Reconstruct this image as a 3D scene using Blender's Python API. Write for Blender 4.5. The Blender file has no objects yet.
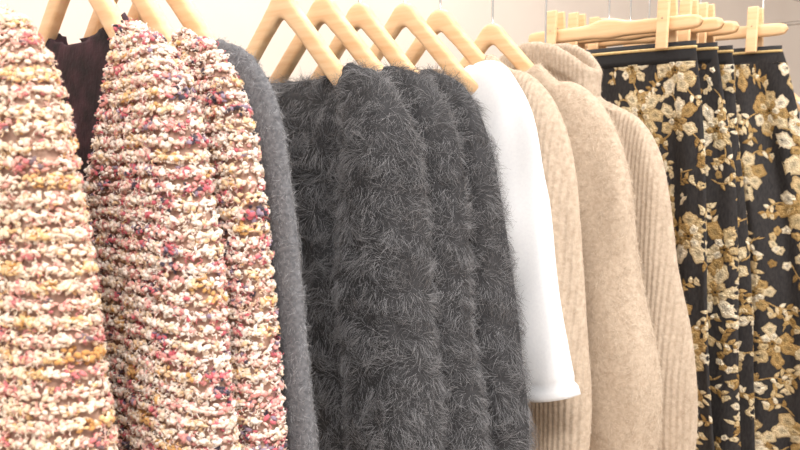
import bpy, math, random
import numpy as np
from mathutils import Vector, Matrix
from mathutils.bvhtree import BVHTree
random.seed(4); RNG=np.random.default_rng(7)
S=bpy.context.scene
S.view_settings.view_transform='Standard'
COL=S.collection
YC=.843; ZR=1.84

def srgb(r,g,b,a=1):
    f=lambda c:(c/255/12.92) if c/255<=.04045 else ((c/255+.055)/1.055)**2.4
    return (f(r),f(g),f(b),a)

# ---------------------------------------------------------------- materials
def mat(name,c1,c2=None,scale=30,rough=.8,bump=0,bscale=None,metal=0,sheen=0,stretch=(1,1,1),detail=4,hair=False,attr=None,bdist=.002,spec=.5,rib=0,ribk=.9,stops=None):
    m=bpy.data.materials.new(name); m.use_nodes=True
    nt=m.node_tree; N=nt.nodes; L=nt.links
    b=N['Principled BSDF']; b.inputs['Roughness'].default_value=rough; b.inputs['Metallic'].default_value=metal
    b.inputs['Specular IOR Level'].default_value=spec
    if sheen: b.inputs['Sheen Weight'].default_value=sheen; b.inputs['Sheen Roughness'].default_value=.5
    tc=N.new('ShaderNodeTexCoord'); mp=N.new('ShaderNodeMapping'); mp.inputs['Scale'].default_value=stretch
    L.new(tc.outputs['Object'],mp.inputs[0])
    if attr:
        a=N.new('ShaderNodeAttribute'); a.attribute_name=attr
        L.new(a.outputs['Color'],b.inputs['Base Color'])
    else:
        r=N.new('ShaderNodeValToRGB'); r.color_ramp.elements[0].color=c1; r.color_ramp.elements[1].color=c2 or c1
        if hair:
            h=N.new('ShaderNodeHairInfo'); L.new(h.outputs['Random'],r.inputs[0])
            if stops:
                for p,c in stops:
                    e=r.color_ramp.elements.new(p); e.color=c
        else:
            n=N.new('ShaderNodeTexNoise'); n.inputs['Scale'].default_value=scale; n.inputs['Detail'].default_value=detail
            L.new(mp.outputs[0],n.inputs['Vector']); L.new(n.outputs[0],r.inputs[0])
            r.color_ramp.elements[0].position=.3; r.color_ramp.elements[1].position=.7
        L.new(r.outputs[0],b.inputs['Base Color'])
    if bump:
        n2=N.new('ShaderNodeTexNoise'); n2.inputs['Scale'].default_value=bscale or scale; n2.inputs['Detail'].default_value=3
        L.new(mp.outputs[0],n2.inputs['Vector'])
        bp=N.new('ShaderNodeBump'); bp.inputs['Strength'].default_value=bump; bp.inputs['Distance'].default_value=bdist
        L.new(n2.outputs[0],bp.inputs['Height']); L.new(bp.outputs[0],b.inputs['Normal'])
        if rib:
            wv=N.new('ShaderNodeTexWave'); wv.wave_type='BANDS'; wv.bands_direction='Y'; wv.inputs['Scale'].default_value=.314/rib
            wv.inputs['Distortion'].default_value=.6; wv.inputs['Detail Scale'].default_value=2
            L.new(tc.outputs['Object'],wv.inputs['Vector'])
            b2=N.new('ShaderNodeBump'); b2.inputs['Strength'].default_value=ribk; b2.inputs['Distance'].default_value=.003
            L.new(wv.outputs['Fac'],b2.inputs['Height']); L.new(bp.outputs[0],b2.inputs['Normal']); L.new(b2.outputs[0],b.inputs['Normal'])
    return m

M_wood=mat('beech_wood',srgb(232,188,140),srgb(246,212,170),scale=9,rough=.4,stretch=(14,1.2,14))
M_metal=mat('hook_metal',srgb(190,188,186),srgb(205,203,200),rough=.3,metal=1)
M_wall=mat('painted_wall',srgb(232,221,212),srgb(238,228,219),scale=3,rough=.9,bump=.05,bscale=200)
M_ceil=mat('painted_ceiling',srgb(240,238,235),srgb(243,241,238),scale=3,rough=.9)
M_floor=mat('pale_floor',srgb(186,160,132),srgb(205,180,152),scale=6,rough=.5,stretch=(1,8,1))

# ---------------------------------------------------------------- helpers
def new_obj(name,verts,faces,m=None,smooth=True,parent=None):
    me=bpy.data.meshes.new(name); me.from_pydata([tuple(v) for v in verts],[],faces); me.update()
    o=bpy.data.objects.new(name,me); COL.objects.link(o)
    if m: me.materials.append(m)
    if smooth: me.polygons.foreach_set('use_smooth',[True]*len(me.polygons))
    if parent: o.parent=parent
    return o
def grid_faces(nr,ns,off=0,wrap=True):
    F=[]
    for i in range(nr-1):
        for j in range(ns if wrap else ns-1):
            k=(j+1)%ns
            F.append((off+i*ns+j,off+i*ns+k,off+(i+1)*ns+k,off+(i+1)*ns+j))
    return F
def catmull(P,n):
    P=np.array(P,float); m=len(P); out=[]
    for q in np.linspace(0,m-1,n):
        i=min(int(q),m-2); t=q-i
        p0=P[max(i-1,0)];p1=P[i];p2=P[i+1];p3=P[min(i+2,m-1)]
        out.append(.5*((2*p1)+(-p0+p2)*t+(2*p0-5*p1+4*p2-p3)*t*t+(-p0+3*p1-3*p2+p3)*t**3))
    return np.array(out)
def vnoise(P,freq,seed,n=7):
    r=np.random.default_rng(seed); out=0
    for i in range(n):
        k=r.normal(size=3); k=k/np.linalg.norm(k)*freq*(.6+.9*r.random())
        out=out+np.sin(P@k+r.random()*6.28)
    return out/math.sqrt(n)
def join(o_list):
    with bpy.context.temp_override(active_object=o_list[0],selected_editable_objects=o_list,selected_objects=o_list):
        bpy.ops.object.join()
    return o_list[0]
_R=np.linspace(0,.3,301); _K=.30+.65/(1+np.exp((_R-.118)/.010)); _K[_R<.001]=0
_K=_K*np.clip(_R/.016,0,1); _Z=1.653-np.concatenate([[0],np.cumsum((_K[1:]+_K[:-1])/2*.001)])
def H(r): return float(np.interp(abs(r),_R,_Z))

# ---------------------------------------------------------------- garment
def body_part(x0,nw,sw,zoff,scF,scB,t0,t1,hem_z,hem_hw,collar=0,seed=0,fold=.006,ns=120,vp=2.0,roll=0):
    V=[];rows=0
    rng=np.random.default_rng(seed)
    ph=rng.random(4)*6.28
    th=np.linspace(0,2*math.pi,ns,endpoint=False)
    def ring(hw,z,t,dF,dB,fo):
        nonlocal rows
        c=np.cos(th); s=np.sin(th)
        y=hw*np.sign(c)*np.abs(c)**.85
        x=t*np.sign(s)*np.abs(s)**.75
        yy=y/max(hw,1e-4)
        dip=np.where(s<0,dF*(1-np.abs(yy)**vp),dB*(1-yy**2))
        zz=z-dip
        x=x+fo*(np.sin(y*38+ph[0]+z*4)+.6*np.sin(y*71+ph[1]-z*6))*(1-np.abs(yy)**3)
        for a,b_,c_ in zip(x,y,zz): V.append((x0+a,YC+b_,c_))
        rows+=1
    if collar:
        if roll:
            for q in (.72,.5,.25,.08):
                ring(nw*(.92+.12*abs(q-.45))+roll,H(nw)+zoff+collar*(1-q),t0+roll,scF,scB,0)
            ring(nw*.97+roll*.6,H(nw)+zoff+collar+.004,t0*.96+roll*.6,scF,scB,0)
        for q in (0,.12,.3,.5,.7,.85):
            ring(nw*(.92+.12*abs(q-.45)),H(nw)+zoff+collar*(1-q),t0*(.95+.1*math.sin(q*3.1)),scF,scB,0)
    n=14
    for i in range(n):
        q=i/(n-1); hw=nw+(sw-nw)*q
        ring(hw,H(hw)+zoff+.005,t0+(t1*.75-t0)*q,scF*(1-.1*q),scB,fold*.3*q)
    z1=H(sw)+zoff+.005
    n=44
    for i in range(1,n+1):
        q=i/n; z=z1+(hem_z-z1)*q
        hw=sw*.97+(hem_hw-sw*.97)*q
        f=max(0,1-q*2.6)
        ring(hw,z,t1*(.75+.5*min(1,q*2)),scF*.9*f,scB*f,fold*(.3+.7*min(1,q*3)))
    return V,grid_faces(rows,ns)

def sleeve_part(x0,sgn,zoff,path,seed=0,ns=44,nr=60,fold=.004,hem=False):
    A=catmull(path,nr); zt=H(.19)+zoff
    C=np.stack([x0+A[:,4],YC+sgn*A[:,0],zt-A[:,1]],1)
    T=np.gradient(C,axis=0); T/=np.linalg.norm(T,axis=1)[:,None]
    V=[];th=np.linspace(0,2*math.pi,ns,endpoint=False)
    rng=np.random.default_rng(seed+5); ph=rng.random(4)*6.28
    for i in range(nr):
        Nn=np.array([0,-T[i,2],T[i,1]])*(sgn)*-1
        g=1
        if hem: g=1.025 if i>nr-4 else (.975 if i==nr-4 else 1)
        for a in th:
            q=i/nr
            wob=fold*min(1,q*2)*(math.sin(3*a+ph[0]+q*3)+.7*math.sin(5*a+ph[1]-q*5)+.6*math.sin(2*a+ph[2]+q*9))
            c=math.cos(a);s=math.sin(a)
            gx=1+(g-1)*4
            p=C[i]+Nn*(A[i,2]*g+wob)*math.copysign(abs(c)**.9,c)+np.array([1,0,0])*(A[i,3]*gx+wob*.5)*math.copysign(abs(s)**.9,s)
            V.append(tuple(p))
    return V,grid_faces(nr,ns)

LONG=[(.112,-.004,.018,.010,0),(.138,.006,.031,.017,0),(.158,.046,.046,.024,0),(.169,.12,.053,.028,0),(.182,.25,.056,.030,0),(.199,.39,.058,.031,0),(.207,.49,.052,.029,0),(.209,.54,.042,.025,0)]
def widen(P,k): return [(a+k*min(1,max(0,b/.4)),b,c,d,e) for a,b,c,d,e in P]

def build_garment(name,x0,m,nw=.115,sw=.172,zoff=0,scF=.05,scB=.012,t0=.022,t1=.024,hem_z=.96,hem_hw=.195,collar=0,seed=0,
                  sleeve=LONG,fuse=True,thick=.006,voxel=.0045,wr=.004,fold=.006,sscale=1.0,xscale=1.0,hem=False,vp=2.0,roll=0,sfold=.004):
    objs=[]
    V,F=body_part(x0,nw,sw,zoff,scF,scB,t0,t1,hem_z,hem_hw,collar,seed,fold,vp=vp,roll=roll)
    objs.append(new_obj(name,V,F,m))
    if sleeve:
        sl=[(a,b,c*sscale,d*sscale*xscale,e) for a,b,c,d,e in sleeve]
        for sg in (-1,1):
            V,F=sleeve_part(x0,sg,zoff,sl,seed+sg,hem=hem,fold=sfold)
            objs.append(new_obj(name+'_s',V,F,m))
    o=join(objs) if len(objs)>1 else objs[0]
    o.name=name
    md=o.modifiers.new('s','SOLIDIFY'); md.thickness=thick; md.offset=0
    if fuse:
        md=o.modifiers.new('r','REMESH'); md.mode='VOXEL'; md.voxel_size=voxel; md.use_smooth_shade=True
        md=o.modifiers.new('m','SMOOTH'); md.factor=.5; md.iterations=6
    dg=bpy.context.evaluated_depsgraph_get()
    me=bpy.data.meshes.new_from_object(o.evaluated_get(dg)); 
    o.modifiers.clear(); o.data=me
    me.name=name
    if not me.materials: me.materials.append(m)
    n=len(me.vertices); P=np.empty(n*3); me.vertices.foreach_get('co',P); P=P.reshape(-1,3)
    Q=P*np.array([1,1,.45])
    d=wr*(vnoise(Q,42,seed+11)*.7+vnoise(Q,95,seed+12)*.35)
    fade=np.clip((H(0)-P[:,2])/.12,0.1,1)
    P[:,0]+=d*fade*.8; P[:,1]+=wr*.6*vnoise(Q,50,seed+13)*fade
    P[:,0]-=x0; P[:,1]-=YC; P[:,2]-=1.5
    me.vertices.foreach_set('co',P.ravel()); me.polygons.foreach_set('use_smooth',[True]*len(me.polygons)); me.update()
    o.location=(x0,YC,1.5)
    return o

def tri_data(me):
    me.calc_loop_triangles(); nt=len(me.loop_triangles)
    T=np.empty(nt*3,dtype=np.int32); me.loop_triangles.foreach_get('vertices',T); T=T.reshape(-1,3)
    P=np.empty(len(me.vertices)*3); me.vertices.foreach_get('co',P); P=P.reshape(-1,3)
    A,B,C=P[T[:,0]],P[T[:,1]],P[T[:,2]]
    N=np.cross(B-A,C-A); ar=np.linalg.norm(N,axis=1)/2; N/= (2*ar[:,None]+1e-12)
    return A,B,C,N,ar

def rowpos(P,row,seed): return (P[:,2]+.0025*np.sin(P[:,1]*23+seed)+.0015*np.sin(P[:,1]*61+P[:,0]*40+seed*2))/row

def fuzz(o,n,length,rad,m,up=.5,flow=.8,down=.5,seed=0,curl=.0,npt=5,freq=60,name='fuzz',rnd=.45,clump=0,row=0,rseed=0):
    r=np.random.default_rng(seed+99)
    A,B,C,N,ar=tri_data(o.data)
    idx=r.choice(len(ar),n,p=ar/ar.sum()); u=r.random((n,1));v=r.random((n,1)); f=(u+v)>1; u=np.where(f,1-u,u); v=np.where(f,1-v,v)
    P=A[idx]+(B[idx]-A[idx])*u+(C[idx]-A[idx])*v; Nn=N[idx]
    if row:
        w=rowpos(P,row,rseed); fr=w-np.floor(w)-.5; k=r.random(n)<np.exp(-(fr/.27)**2); P=P[k]+Nn[k]*.003*(1-(fr[k,None]/.5)**2); Nn=Nn[k]; n=len(P)
    D=np.stack([vnoise(P,freq,seed+1),vnoise(P,freq,seed+2),vnoise(P,freq,seed+3)],1)*flow+r.normal(size=(n,3))*rnd
    D[:,2]-=down
    D-= (D*Nn).sum(1)[:,None]*Nn
    D/=np.linalg.norm(D,axis=1)[:,None]+1e-9
    D2=np.cross(Nn,D)
    Ln=length*(.5+r.random((n,1))*.9)
    if clump: Ln=Ln*np.clip(1+clump*vnoise(P,freq*2.2,seed+8),.35,1.8)[:,None]
    pts=np.empty((n,npt,3)); bend=r.normal(size=(n,1))*.5
    ph=r.random((n,1))*6.28
    for k in range(npt):
        q=k/(npt-1)
        pts[:,k]=P-Nn*.001+Ln*(D*q*(1-.15*q)+Nn*up*(q-.45*q*q)*1.3+D2*bend*q*q*.5)
        if curl: pts[:,k]+=curl*(np.sin(ph+q*9)*D2+np.cos(ph+q*9)*Nn*.8)*min(1,q*3)
    cu=bpy.data.hair_curves.new(o.name+'_'+name); cu.add_curves([npt]*n)
    at=cu.attributes.get('position') or cu.attributes.new('position','FLOAT_VECTOR','POINT')
    at.data.foreach_set('vector',pts.astype(np.float32).ravel())
    ra=cu.attributes.get('radius') or cu.attributes.new('radius','FLOAT','POINT')
    R=np.tile(np.linspace(1,.35,npt) if not curl else np.ones(npt),n)*rad*np.repeat(.7+.6*r.random(n),npt)
    ra.data.foreach_set('value',R.astype(np.float32))
    cu.materials.append(m)
    h=bpy.data.objects.new(name,cu); COL.objects.link(h); h.parent=o
    return h

import bmesh
def ico(sub):
    bm=bmesh.new(); bmesh.ops.create_icosphere(bm,subdivisions=sub,radius=1)
    v=np.array([x.co[:] for x in bm.verts]); f=np.array([[w.index for w in x.verts] for x in bm.faces]); bm.free(); return v,f
IV,IF=ico(1)
IV=IV*1.12
ROW=.0128
def stitches(o,pal,wts,m,row=ROW,dens=105000,size=(.0026,.0015,.0016),seed=0):
    r=np.random.default_rng(seed+500)
    A,B,C,N,ar=tri_data(o.data)
    me=o.data
    bvh=BVHTree.FromPolygons([v.co[:] for v in me.vertices],[p.vertices[:] for p in me.polygons])
    n=int(ar.sum()*dens*1.55)
    idx=r.choice(len(ar),n,p=ar/ar.sum()); u=r.random((n,1));v=r.random((n,1)); f=(u+v)>1; u=np.where(f,1-u,u); v=np.where(f,1-v,v)
    Cc=A[idx]+(B[idx]-A[idx])*u+(C[idx]-A[idx])*v; Nn=N[idx]
    w=rowpos(Cc,row,seed); fr=w-np.floor(w)-.5; R=np.floor(w)
    keep=r.random(n)<np.exp(-(fr/.34)**2)
    Cc,Nn,fr,R=Cc[keep],Nn[keep],fr[keep],R[keep]
    ok=np.ones(len(Cc),bool)
    for i in range(len(Cc)):
        h=bvh.ray_cast(Vector(Cc[i]+Nn[i]*.002),Vector(Nn[i]),.04)
        if h[0] is not None: ok[i]=False
    Cc,Nn,R,fr=Cc[ok],Nn[ok],R[ok],fr[ok]; n=len(Cc)
    up=np.array([0,0,1.]); T=np.cross(Nn,up); T/=np.linalg.norm(T,axis=1)[:,None]+1e-6
    T=T+r.normal(size=(n,3))*.65; T-=(T*Nn).sum(1)[:,None]*Nn; T/=np.linalg.norm(T,axis=1)[:,None]+1e-9
    U=np.cross(Nn,T)
    sc=np.array(size)*(.6+.8*r.random((n,3)))
    off=.0054*(1-(fr/.5)**2)*(.55+.6*r.random(n))
    loc=IV[None]*(1+.18*r.normal(size=(n,len(IV),1)))
    V=Cc[:,None]+loc[:,:,0:1]*(sc[:,0:1])[:,None]*T[:,None]+loc[:,:,1:2]*(sc[:,1:2])[:,None]*Nn[:,None]+loc[:,:,2:3]*(sc[:,2:3])[:,None]*U[:,None]
    V+= (Nn*off[:,None])[:,None]
    F=(IF[None]+ (np.arange(n)*len(IV))[:,None,None]).reshape(-1,3)
    me2=bpy.data.meshes.new('stitches'); me2.vertices.add(n*len(IV)); me2.vertices.foreach_set('co',V.ravel())
    nf=len(F); me2.loops.add(nf*3); me2.loops.foreach_set('vertex_index',F.ravel().astype(np.int32))
    me2.polygons.add(nf); me2.polygons.foreach_set('loop_start',np.arange(0,nf*3,3,dtype=np.int32)); 
    me2.polygons.foreach_set('use_smooth',np.ones(nf,bool)); me2.update(calc_edges=True)
    key=vnoise(np.stack([Cc[:,0],Cc[:,1],R*.37],1),150,seed+3)*.9+r.normal(size=n)*.42
    cdf=np.cumsum(wts)/np.sum(wts)
    from math import erf
    uu=.5*(1+np.array([erf(x/1.3) for x in key]))
    ci=np.clip(np.searchsorted(cdf,uu),0,len(pal)-1)
    col=np.array(pal)[ci]; col[:,:3]*=(.9+.18*r.random((n,1)))
    ca=me2.color_attributes.new('yarn','FLOAT_COLOR','POINT'); ca.data.foreach_set('color',np.repeat(col,len(IV),axis=0).astype(np.float32).ravel())
    me2.materials.append(m)
    so=bpy.data.objects.new('stitches',me2); COL.objects.link(so); so.parent=o
    return so

# ---------------------------------------------------------------- hanger
def tube(pts,r,ns=10,closed_ends=True):
    P=np.array(pts,float); T=np.gradient(P,axis=0); T/=np.linalg.norm(T,axis=1)[:,None]
    V=[];
    for i,p in enumerate(P):
        a=np.array([1,0,0]) if abs(T[i,0])<.9 else np.array([0,0,1.])
        b=np.cross(T[i],a); b/=np.linalg.norm(b); c=np.cross(T[i],b)
        for j in range(ns):
            t=2*math.pi*j/ns; V.append(tuple(p+r*(math.cos(t)*b+math.sin(t)*c)))
    F=grid_faces(len(P),ns)
    F.append(tuple(range(ns))); F.append(tuple(range((len(P)-1)*ns,len(P)*ns)))
    return V,F
def hook_pts(z0):
    pts=[(0,0,z0),(0,0,z0+.02),(0,0,(z0+ZR-.03)/2),(0,0,ZR-.032),(0,.006,ZR-.024)]
    R=.0185
    for a in np.linspace(-50,215,20):
        a=math.radians(a); pts.append((0,R*math.cos(a),ZR+R*math.sin(a)-.003))
    return pts
def rot_obj(o,x0,yaw,z=0):
    o.location=(x0,YC,z); o.rotation_euler=(0,0,yaw)
def wooden_hanger(x0,zoff=0,yaw=0,W=.178):
    V=[];ns=20;n=90
    for i in range(n):
        y=-W+2*W*i/(n-1); r=abs(y)
        e=max(0,1-((r/W)**14))**.5
        sl=np.interp(r,_R,_K)
        h=(.0115*math.sqrt(1+sl*sl)+.005*math.exp(-(r/.02)**2))*max(e,.05); t=(.0072)*max(e,.05)
        zc=H(y)+zoff-.0165-.004*(r/W)
        for j in range(ns):
            a=2*math.pi*j/ns; c,s=math.cos(a),math.sin(a)
            V.append((t*math.copysign(abs(c)**.55,c),y,zc+h*math.copysign(abs(s)**.6,s)))
    F=grid_faces(n,ns); F+= [tuple(range(ns)),tuple(range((n-1)*ns,n*ns))]
    o=new_obj('wooden_hanger',V,F,M_wood)
    V,F=tube(hook_pts(H(0)+zoff-.01),.0018); new_obj('hook',V,F,M_metal,parent=o)
    rot_obj(o,x0,yaw)
    return o
def rbox(name,cx,cy,cz,sx,sy,sz,m,parent=None,bev=.002):
    bm=bmesh.new(); bmesh.ops.create_cube(bm,size=1)
    for v in bm.verts: v.co=Vector((v.co.x*sx+cx,v.co.y*sy+cy,v.co.z*sz+cz))
    if bev: bmesh.ops.bevel(bm,geom=bm.edges[:],offset=bev,segments=3,affect='EDGES',profile=.5)
    me=bpy.data.meshes.new(name); bm.to_mesh(me); bm.free(); me.materials.append(m)
    o=bpy.data.objects.new(name,me); COL.objects.link(o)
    if parent:o.parent=parent
    return o
def skirt_hanger(x0,zb,yaw=0,W=.18,clip=.115):
    V=[];ns=20;n=60
    for i in range(n):
        y=-W+2*W*i/(n-1); r=abs(y)
        e=max(0.05,(max(0,1-((r/W)**20)))**.5)
        h=(.0125+.006*math.exp(-(r/.03)**2))*e; t=.009*e
        for j in range(ns):
            a=2*math.pi*j/ns; c,s=math.cos(a),math.sin(a)
            V.append((t*math.copysign(abs(c)**.5,c),y,zb+.004*math.exp(-(r/.04)**2)+h*math.copysign(abs(s)**.5,s)))
    F=grid_faces(n,ns); F+= [tuple(range(ns)),tuple(range((n-1)*ns,n*ns))]
    o=new_obj('skirt_hanger',V,F,M_wood)
    V,F=tube(hook_pts(zb+.01),.0018); new_obj('hook',V,F,M_metal,parent=o)
    k=0
    for s in (-1,1):
        k+=1
        for sx in (-1,1):
            c=rbox('clip_jaw_%d'%k if sx<0 else 'clip_back_%d'%k,0,0,0,.0075,.022,.092,M_wood,o,.0025)
            c.location=(sx*.0155,s*clip,zb+.002); c.rotation_euler=(0,sx*-.07,0)
        V,F=tube([(-.019,s*clip,zb+.008),(0,s*clip,zb+.018),(.019,s*clip,zb+.008)],.0018); new_obj('clip_spring_%d'%k,V,F,M_metal,parent=o)
    rot_obj(o,x0,yaw)
    return o

# ---------------------------------------------------------------- floral skirt
M_skirt=mat('black_jacquard',srgb(32,30,32),srgb(54,51,51),scale=260,rough=.75,bump=.4,bscale=600,stretch=(1,1,.4),bdist=.0006,spec=.3)
M_band=mat('black_waistband',srgb(20,20,24),srgb(30,30,34),scale=200,rough=.7)
M_gold=mat('gold_trim',srgb(190,160,105),srgb(215,190,140),scale=300,rough=.45,metal=.3)
M_flower=mat('cream_floral_thread',None,rough=.36,attr='yarn',bump=1,bscale=320,bdist=.005,metal=.55)
def skirt(x0,ztop,seed,yaw=0,hw0=.165,hw1=.25,hem=.68,t0=.008,t1=.03,fold=.011,kf=30,RF=.036):
    rg=np.random.default_rng(seed); ph=rg.random(5)*6.28
    NP=720; th=np.linspace(0,2*math.pi,NP+1)
    def ring(theta,z):
        q=np.clip((ztop-z)/(ztop-hem),0,1)
        hw=hw0+(hw1-hw0)*q**.8; t=t0+(t1-t0)*np.minimum(1,q*2.5)
        c=np.cos(theta);s=np.sin(theta)
        y=hw*np.sign(c)*np.abs(c)**.95; x=t*np.sign(s)*np.abs(s)**.8
        a=c
        fo=fold*np.minimum(1,np.maximum(0,q-.03)*5)
        x=x+fo*(np.sin(a*hw0*kf*1.9+ph[0]+q)+.55*np.sin(a*hw0*kf*4.1+ph[1]-q*1.5))*np.where(s<0,1,.8)
        y=y+fo*.9*np.sin(theta*2+ph[2]+q*2)*(np.abs(c)**2)+fo*.8*np.sin(q*7+ph[3])
        return np.stack([x,y,z+0*x],-1)
    zr=np.concatenate([[ztop],np.linspace(ztop-.001,hem,160)])
    V=np.concatenate([ring(th[:-1][::2],np.full(NP//2,z)) for z in zr]); ns=NP//2
    o=new_obj('floral_skirt',V,grid_faces(len(zr),ns),M_skirt)
    md=o.modifiers.new('s','SOLIDIFY'); md.thickness=.0016; md.offset=0
    ref=ring(th,np.full(NP+1,ztop-.25)); arc=np.concatenate([[0],np.cumsum(np.linalg.norm(np.diff(ref,axis=0),axis=1))]); PER=arc[-1]
    def surf(s,z,off):
        def f(s,z): return ring(np.interp(np.mod(s,PER),arc,th),z)
        p=f(s,z); e=.0008
        du=f(s+e,z)-f(s-e,z); dv=f(s,z+e)-f(s,z-e)
        n=np.cross(du,dv); n/=np.linalg.norm(n,axis=-1)[...,None]+1e-12
        cen=np.stack([np.zeros_like(z),p[...,1]*.93,z],-1)
        sg=np.sign(((p-cen)*n).sum(-1)); n=n*sg[...,None]
        return p+n*off[...,None]
    Vs=[];Fs=[];Cs=[];cnt=0
    cream=[srgb(230,212,176),srgb(212,188,144),srgb(244,232,208),srgb(188,156,102),srgb(160,128,76)]
    def patch(cx,cz,ang,L,W,col,kind='petal',lift=.0018):
        nonlocal cnt
        n=16; a=np.linspace(0,2*math.pi,n,endpoint=False)
        if kind=='petal':
            lx=L*(.5+.5*np.cos(a)); ly=W*np.sin(a)*(1+.25*np.cos(a))
            rr=1+.14*np.sin(a*5+rg.random()*6)
            lx=(lx-L*.5)*rr+L*.5; ly=ly*rr
        elif kind=='leaf':
            u=.5+.5*np.cos(a); lx=L*u; ly=W*np.sin(a)*np.sqrt(np.clip(1-u,0,1)+.15)*1.2
        else:
            lx=L*np.cos(a)*(1+.15*np.sin(3*a)); ly=W*np.sin(a)
        mx=lx.mean()
        LX=np.concatenate([[mx],(lx-mx)*.6+mx,lx]); LY=np.concatenate([[0],ly*.6,ly])
        s=cx+LX*math.cos(ang)-LY*math.sin(ang); z=cz+LX*math.sin(ang)+LY*math.cos(ang)
        z=np.minimum(z,ztop-.032); z=np.maximum(z,hem+.003)
        off=np.concatenate([[lift*.7],np.full(n,lift),np.full(n,.0009)])
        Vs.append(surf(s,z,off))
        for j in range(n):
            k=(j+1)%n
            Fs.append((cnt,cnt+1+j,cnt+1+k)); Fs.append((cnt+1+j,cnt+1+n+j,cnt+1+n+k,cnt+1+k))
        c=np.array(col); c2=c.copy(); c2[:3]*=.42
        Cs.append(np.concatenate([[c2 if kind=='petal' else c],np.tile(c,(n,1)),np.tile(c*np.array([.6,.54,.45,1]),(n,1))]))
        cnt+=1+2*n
    pts=[]
    dmin=RF*2.05
    for _ in range(7000):
        s=rg.random()*PER; z=hem+.02+rg.random()*(ztop-.05-hem)
        if all(min(abs(s-a),PER-abs(s-a))**2+(z-b)**2>dmin**2 for a,b in pts): pts.append((s,z))
    for s,z in pts:
        R=RF*(.75+.5*rg.random()); base=rg.random()*6.28; kind=rg.random()
        if kind<.75:
            np_=rg.integers(6,9)
            for k in range(np_):
                a=base+k*6.283/np_+rg.normal()*.14
                patch(s+.3*R*math.cos(a),z+.3*R*math.sin(a),a,R*(.65+.4*rg.random()),R*.30,cream[rg.integers(0,4)])
            for k in range(np_):
                a=base+.45+k*6.283/np_+rg.normal()*.1
                patch(s+.10*R*math.cos(a),z+.10*R*math.sin(a),a,R*.46,R*.17,cream[rg.choice([0,1,2,3])],'petal',.0032)
            for k in range(5):
                a=base+.5+k*1.26; patch(s+.13*R*math.cos(a),z+.13*R*math.sin(a),a,R*.09,R*.08,cream[4],'dot',.0042)
        else:
            for k in range(11):
                a=base+k*.7; q=(.14+.07*k)*R
                patch(s+q*math.cos(a),z+q*math.sin(a),a+1.2,R*.42,R*.16,cream[rg.integers(0,5)],'petal')
        for b in range(3):
            a=base+2.1*b+rg.normal()*.3; px,pz=s+R*.95*math.cos(a),z+R*.95*math.sin(a); bend=rg.normal()*.3
            for k in range(6):
                a+=bend; st=RF*.17
                patch(px,pz,a,st*1.1,.0013,cream[3],'dot',.0012)
                px+=st*math.cos(a); pz+=st*math.sin(a)
                if k>0:
                    sd=1 if k%2 else -1
                    patch(px,pz,a+sd*.9,RF*(.32+.16*rg.random()),RF*.10,cream[rg.integers(0,5)],'leaf')
            patch(px,pz,a,RF*.26,RF*.16,cream[0],'petal')
    Vs=np.concatenate(Vs); Cs=np.concatenate(Cs)
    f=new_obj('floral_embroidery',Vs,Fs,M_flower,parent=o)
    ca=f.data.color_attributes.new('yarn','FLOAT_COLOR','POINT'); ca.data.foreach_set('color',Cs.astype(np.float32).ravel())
    def band(z0,z1,off,m,nm,n=5):
        VV=[]
        for z in np.linspace(z0,z1,n):
            p=ring(th[:-1][::2],np.full(ns,ztop-.001)); p[:,2]=z
            p[:,0]+=off*np.sin(th[:-1][::2]); p[:,1]+=off*np.cos(th[:-1][::2]); VV.append(p)
        b=new_obj(nm,np.concatenate(VV),grid_faces(n,ns),m,parent=o)
        md=b.modifiers.new('s','SOLIDIFY'); md.thickness=.0016; md.offset=0
    band(ztop+.002,ztop-.034,.0025,M_band,'waistband')
    band(ztop-.006,ztop-.011,.0042,M_gold,'piping',3)
    rot_obj(o,x0,yaw)
    return o

# ================================================================ ROOM
rbox('wall_back',2.2,1.62,1.35,8.0,.06,2.7,M_wall,bev=0)
rbox('floor',2.2,-.4,-.03,8.0,4.1,.06,M_floor,bev=0)
rbox('ceiling',2.2,-.4,2.73,8.0,4.1,.06,M_ceil,bev=0)
rbox('baseboard_back',2.2,1.582,.05,8.0,.016,.10,M_ceil,bev=.003)
V,F=tube([(x,YC,ZR) for x in np.linspace(-.5,3.2,12)],.0125,20)
rail=new_obj('clothes_rail',V,F,M_metal)
for i,x in enumerate((-.4,1.28,3.1)):
    V,F=tube([(x,1.585,ZR+.05),(x,1.5,ZR+.05),(x,YC+.12,ZR+.05),(x,YC+.02,ZR+.048),(x,YC,ZR+.03),(x,YC,ZR+.01)],.007,12); new_obj('bracket_%d'%i,V,F,M_metal,parent=rail)

# ================================================================ GARMENTS
M_yarn=mat('boucle_yarn',None,rough=.85,attr='yarn',bump=.5,bscale=700,bdist=.001,sheen=.2)
M_cbase=mat('cardigan_base_knit_shade',srgb(146,112,98),srgb(194,162,144),scale=80,rough=.9)  # base knit coloured darker to paint in the shade between yarn rows
def hairmat(name,a,b,**k): return mat(name,a,b,rough=.6,hair=True,spec=.25,**k)
HM_loop1=hairmat('boucle_loops_ochre',srgb(222,172,118),srgb(202,120,122),stops=[(.13,srgb(235,202,162)),(.28,srgb(243,224,202)),(.64,srgb(247,234,220)),(.82,srgb(236,184,172))])
HM_loop2=hairmat('boucle_loops_rose',srgb(226,182,132),srgb(96,84,98),stops=[(.10,srgb(240,212,184)),(.25,srgb(247,234,222)),(.64,srgb(248,237,229)),(.79,srgb(234,178,170)),(.91,srgb(198,100,110))])
pal1=[srgb(206,152,90),srgb(227,188,136),srgb(240,217,188),srgb(246,230,212),srgb(241,213,196),srgb(232,174,160),srgb(208,122,124),srgb(120,100,106)]
w1=[7,12,22,21,14,12,8,5]
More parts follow.
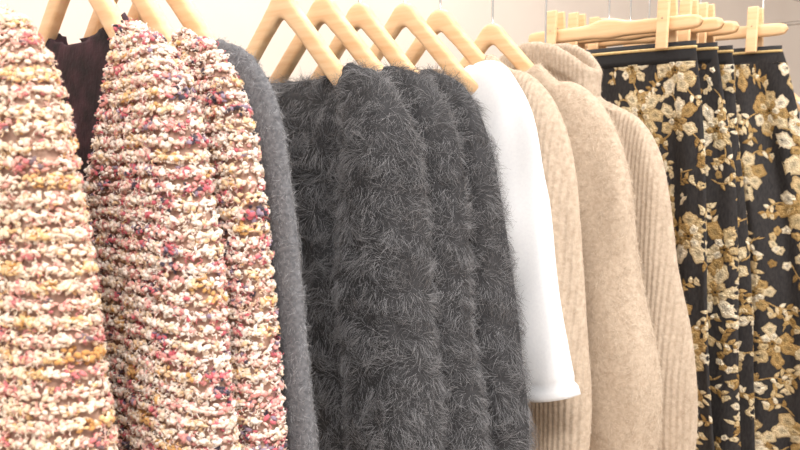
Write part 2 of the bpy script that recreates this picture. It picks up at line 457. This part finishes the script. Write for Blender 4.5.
pal2=[srgb(216,168,106),srgb(236,204,164),srgb(244,226,206),srgb(250,240,231),srgb(240,206,194),srgb(228,160,154),srgb(202,100,112),srgb(148,130,150),srgb(62,54,68)]
w2=[6,10,20,24,13,10,6,5,7]
def cardigan(x0,seed,pal,w,hm,sl=LONG,**k):
    o=build_garment('boucle_cardigan',x0,M_cbase,seed=seed,sleeve=sl,wr=.004,**k)
    stitches(o,pal,w,M_yarn,seed=seed)
    fuzz(o,115000,.0062,.00036,hm,up=.75,curl=.0015,npt=7,seed=seed,row=ROW,rseed=seed,rnd=.9)
    return o
cardigan(.262,1,pal1,w1,HM_loop1,scF=.07,t1=.015,zoff=.002,xscale=.9)
wooden_hanger(.262,yaw=.03,zoff=.002)
cardigan(.385,2,pal2,w2,HM_loop2,sl=widen(LONG,-.012),scF=.17,t1=.014,t0=.022,vp=3.2,xscale=.78,sscale=.94,nw=.105)
wooden_hanger(.385)
cardigan(.434,3,pal2,w2,HM_loop2,scF=.08,t1=.012,t0=.014,fold=.003,xscale=.52)
wooden_hanger(.434,yaw=-.02)
M_plum=mat('plum_knit',srgb(12,12,18),srgb(74,46,56),scale=38,rough=.9,bump=.5,bscale=200,detail=6)
build_garment('plum_knit_top',.390,M_plum,nw=.085,sw=.155,scF=.02,scB=.01,t0=.009,t1=.009,hem_z=1.05,hem_hw=.155,sleeve=None,seed=21,zoff=-.006,thick=.004,fold=.001,wr=.001)

M_grey=mat('slate_knit',srgb(84,85,90),srgb(120,121,126),scale=260,rough=.9,bump=.5,bscale=400)
HM_grey=hairmat('slate_fuzz',srgb(84,86,92),srgb(188,189,194))
o=build_garment('grey_wool_sweater',.476,M_grey,seed=4,scF=.06,t1=.012,t0=.014,xscale=.55,fold=.003)
fuzz(o,150000,.007,.00014,HM_grey,seed=4,rnd=.9,freq=190,clump=.3); wooden_hanger(.476,yaw=.02)

M_char=mat('charcoal_knit',srgb(44,44,47),srgb(62,62,65),scale=120,rough=.95)
HM_char=hairmat('mohair_fuzz',srgb(56,56,59),srgb(164,164,168))
for i,(x,zo,yw,wd,t1,xs,sc) in enumerate([(.642,-.012,0,-.006,.010,1.12,.125),(.706,-.010,.03,.010,.018,.95,.06),(.768,-.010,-.02,.02,.018,.95,.06)]):
    o=build_garment('mohair_sweater',x,M_char,seed=5+i,scF=sc,t1=t1,zoff=zo,sleeve=widen(LONG,wd),xscale=xs,wr=.006,vp=2.4)
    fuzz(o,240000,.0115,.00014,HM_char,up=.7,flow=.95,down=.35,seed=5+i,freq=165,rnd=.42,clump=.4)
    wooden_hanger(x,zoff=zo,yaw=yw)

M_white=mat('white_cotton',srgb(234,236,241),srgb(240,242,246),scale=300,rough=.85,bump=.15,bscale=900,bdist=.0005)
TEE=[(.112,-.008,.026,.008,0),(.142,.006,.042,.012,0),(.164,.06,.056,.015,0),(.175,.14,.064,.018,0),(.188,.23,.069,.020,0),(.204,.32,.072,.021,0),(.221,.388,.074,.022,0)]
build_garment('white_tshirt',.852,M_white,seed=9,scF=.06,t1=.014,t0=.016,fuse=False,thick=.002,sleeve=TEE,hem_z=1.0,wr=.008,fold=.004,hem=True,sfold=.0045)
wooden_hanger(.852)

M_be=mat('oatmeal_knit',srgb(180,161,142),srgb(204,187,168),scale=160,rough=.95,bump=.5,bscale=300)
M_rib=mat('oatmeal_rib_knit',srgb(180,161,142),srgb(204,187,168),scale=160,rough=.95,bump=.5,bscale=300,rib=.007,ribk=.5)
HM_be=hairmat('oatmeal_fuzz',srgb(182,164,145),srgb(232,219,202))
o=build_garment('beige_wool_sweater',.925,M_rib,seed=10,nw=.10,scF=.05,collar=.012,t1=.018,zoff=.004,xscale=.85)
fuzz(o,80000,.005,.00014,HM_be,seed=10,rnd=.9); wooden_hanger(.925)
o=build_garment('beige_wool_sweater',1.045,M_be,seed=11,nw=.09,scF=.03,t1=.016,t0=.026,collar=.010,zoff=-.008,sleeve=widen(LONG,.02),sscale=1.08,xscale=1.05,wr=.006)
fuzz(o,190000,.0075,.00015,HM_be,seed=11,rnd=.8,clump=.4,freq=150); wooden_hanger(1.045,zoff=-.008)
o=build_garment('beige_turtleneck_sweater',1.185,M_rib,seed=12,nw=.098,scF=-.048,scB=-.052,t0=.036,t1=.02,collar=.048,zoff=-.043,sleeve=widen(LONG,.01),sscale=1.0,roll=.009,wr=.005)
fuzz(o,120000,.0055,.00014,HM_be,seed=12,rnd=.9); wooden_hanger(1.185,zoff=-.052)

for i,(x,zt,yw) in enumerate([(1.38,1.632,0),(1.455,1.636,.03),(1.525,1.636,-.02),(1.74,1.655,0.04)]):
    skirt(x,zt,30+i,yaw=yw,hw1=.255 if i<3 else .36,t1=.02 if i<3 else .04,fold=.008 if i<3 else .016,RF=.036 if i<3 else .045)
    skirt_hanger(x,zt+.034,yaw=yw)
M_pale=mat('pale_blue_cotton',srgb(206,212,222),srgb(216,222,230),scale=300,rough=.85)
build_garment('pale_blouse',2.06,M_pale,seed=19,nw=.10,scF=.04,t1=.02,thick=.003)
wooden_hanger(2.06)

# ================================================================ LIGHT
w=bpy.data.worlds.new('World'); S.world=w; w.use_nodes=True
w.node_tree.nodes['Background'].inputs[0].default_value=(1,.97,.935,1); w.node_tree.nodes['Background'].inputs[1].default_value=.86
M_emit=bpy.data.materials.new('light_diffuser'); M_emit.use_nodes=True
b=M_emit.node_tree.nodes['Principled BSDF']; b.inputs['Emission Color'].default_value=(1,.97,.93,1); b.inputs['Emission Strength'].default_value=2
for x,y,e in ((-.5,-.4,50),(1.4,-.4,38),(1.0,1.25,15)):
    p=rbox('ceiling_light',0,0,0,1.0 if y<1 else 1.8,.7 if y<1 else .3,.04,M_emit,bev=.005); p.location=(x,y,2.68)
    l=bpy.data.lights.new('ceiling_lamp','AREA'); l.shape='RECTANGLE'; l.size=1.0 if y<1 else 1.8; l.size_y=.7 if y<1 else .3; l.energy=e; l.color=(1,.96,.91)
    lo=bpy.data.objects.new('lamp',l); COL.objects.link(lo); lo.parent=p; lo.location=(0,0,-.03)

# ================================================================ CAMERA
cam=bpy.data.cameras.new('Camera'); cam.sensor_width=36; cam.lens=850/800*36; cam.clip_start=.02
cam.dof.use_dof=True; cam.dof.focus_distance=1.03; cam.dof.aperture_fstop=10
co=bpy.data.objects.new('Camera',cam); COL.objects.link(co); co.location=(0,0,1.45)
co.rotation_euler=(math.radians(90-5.04),0,math.radians(-45)); S.camera=co
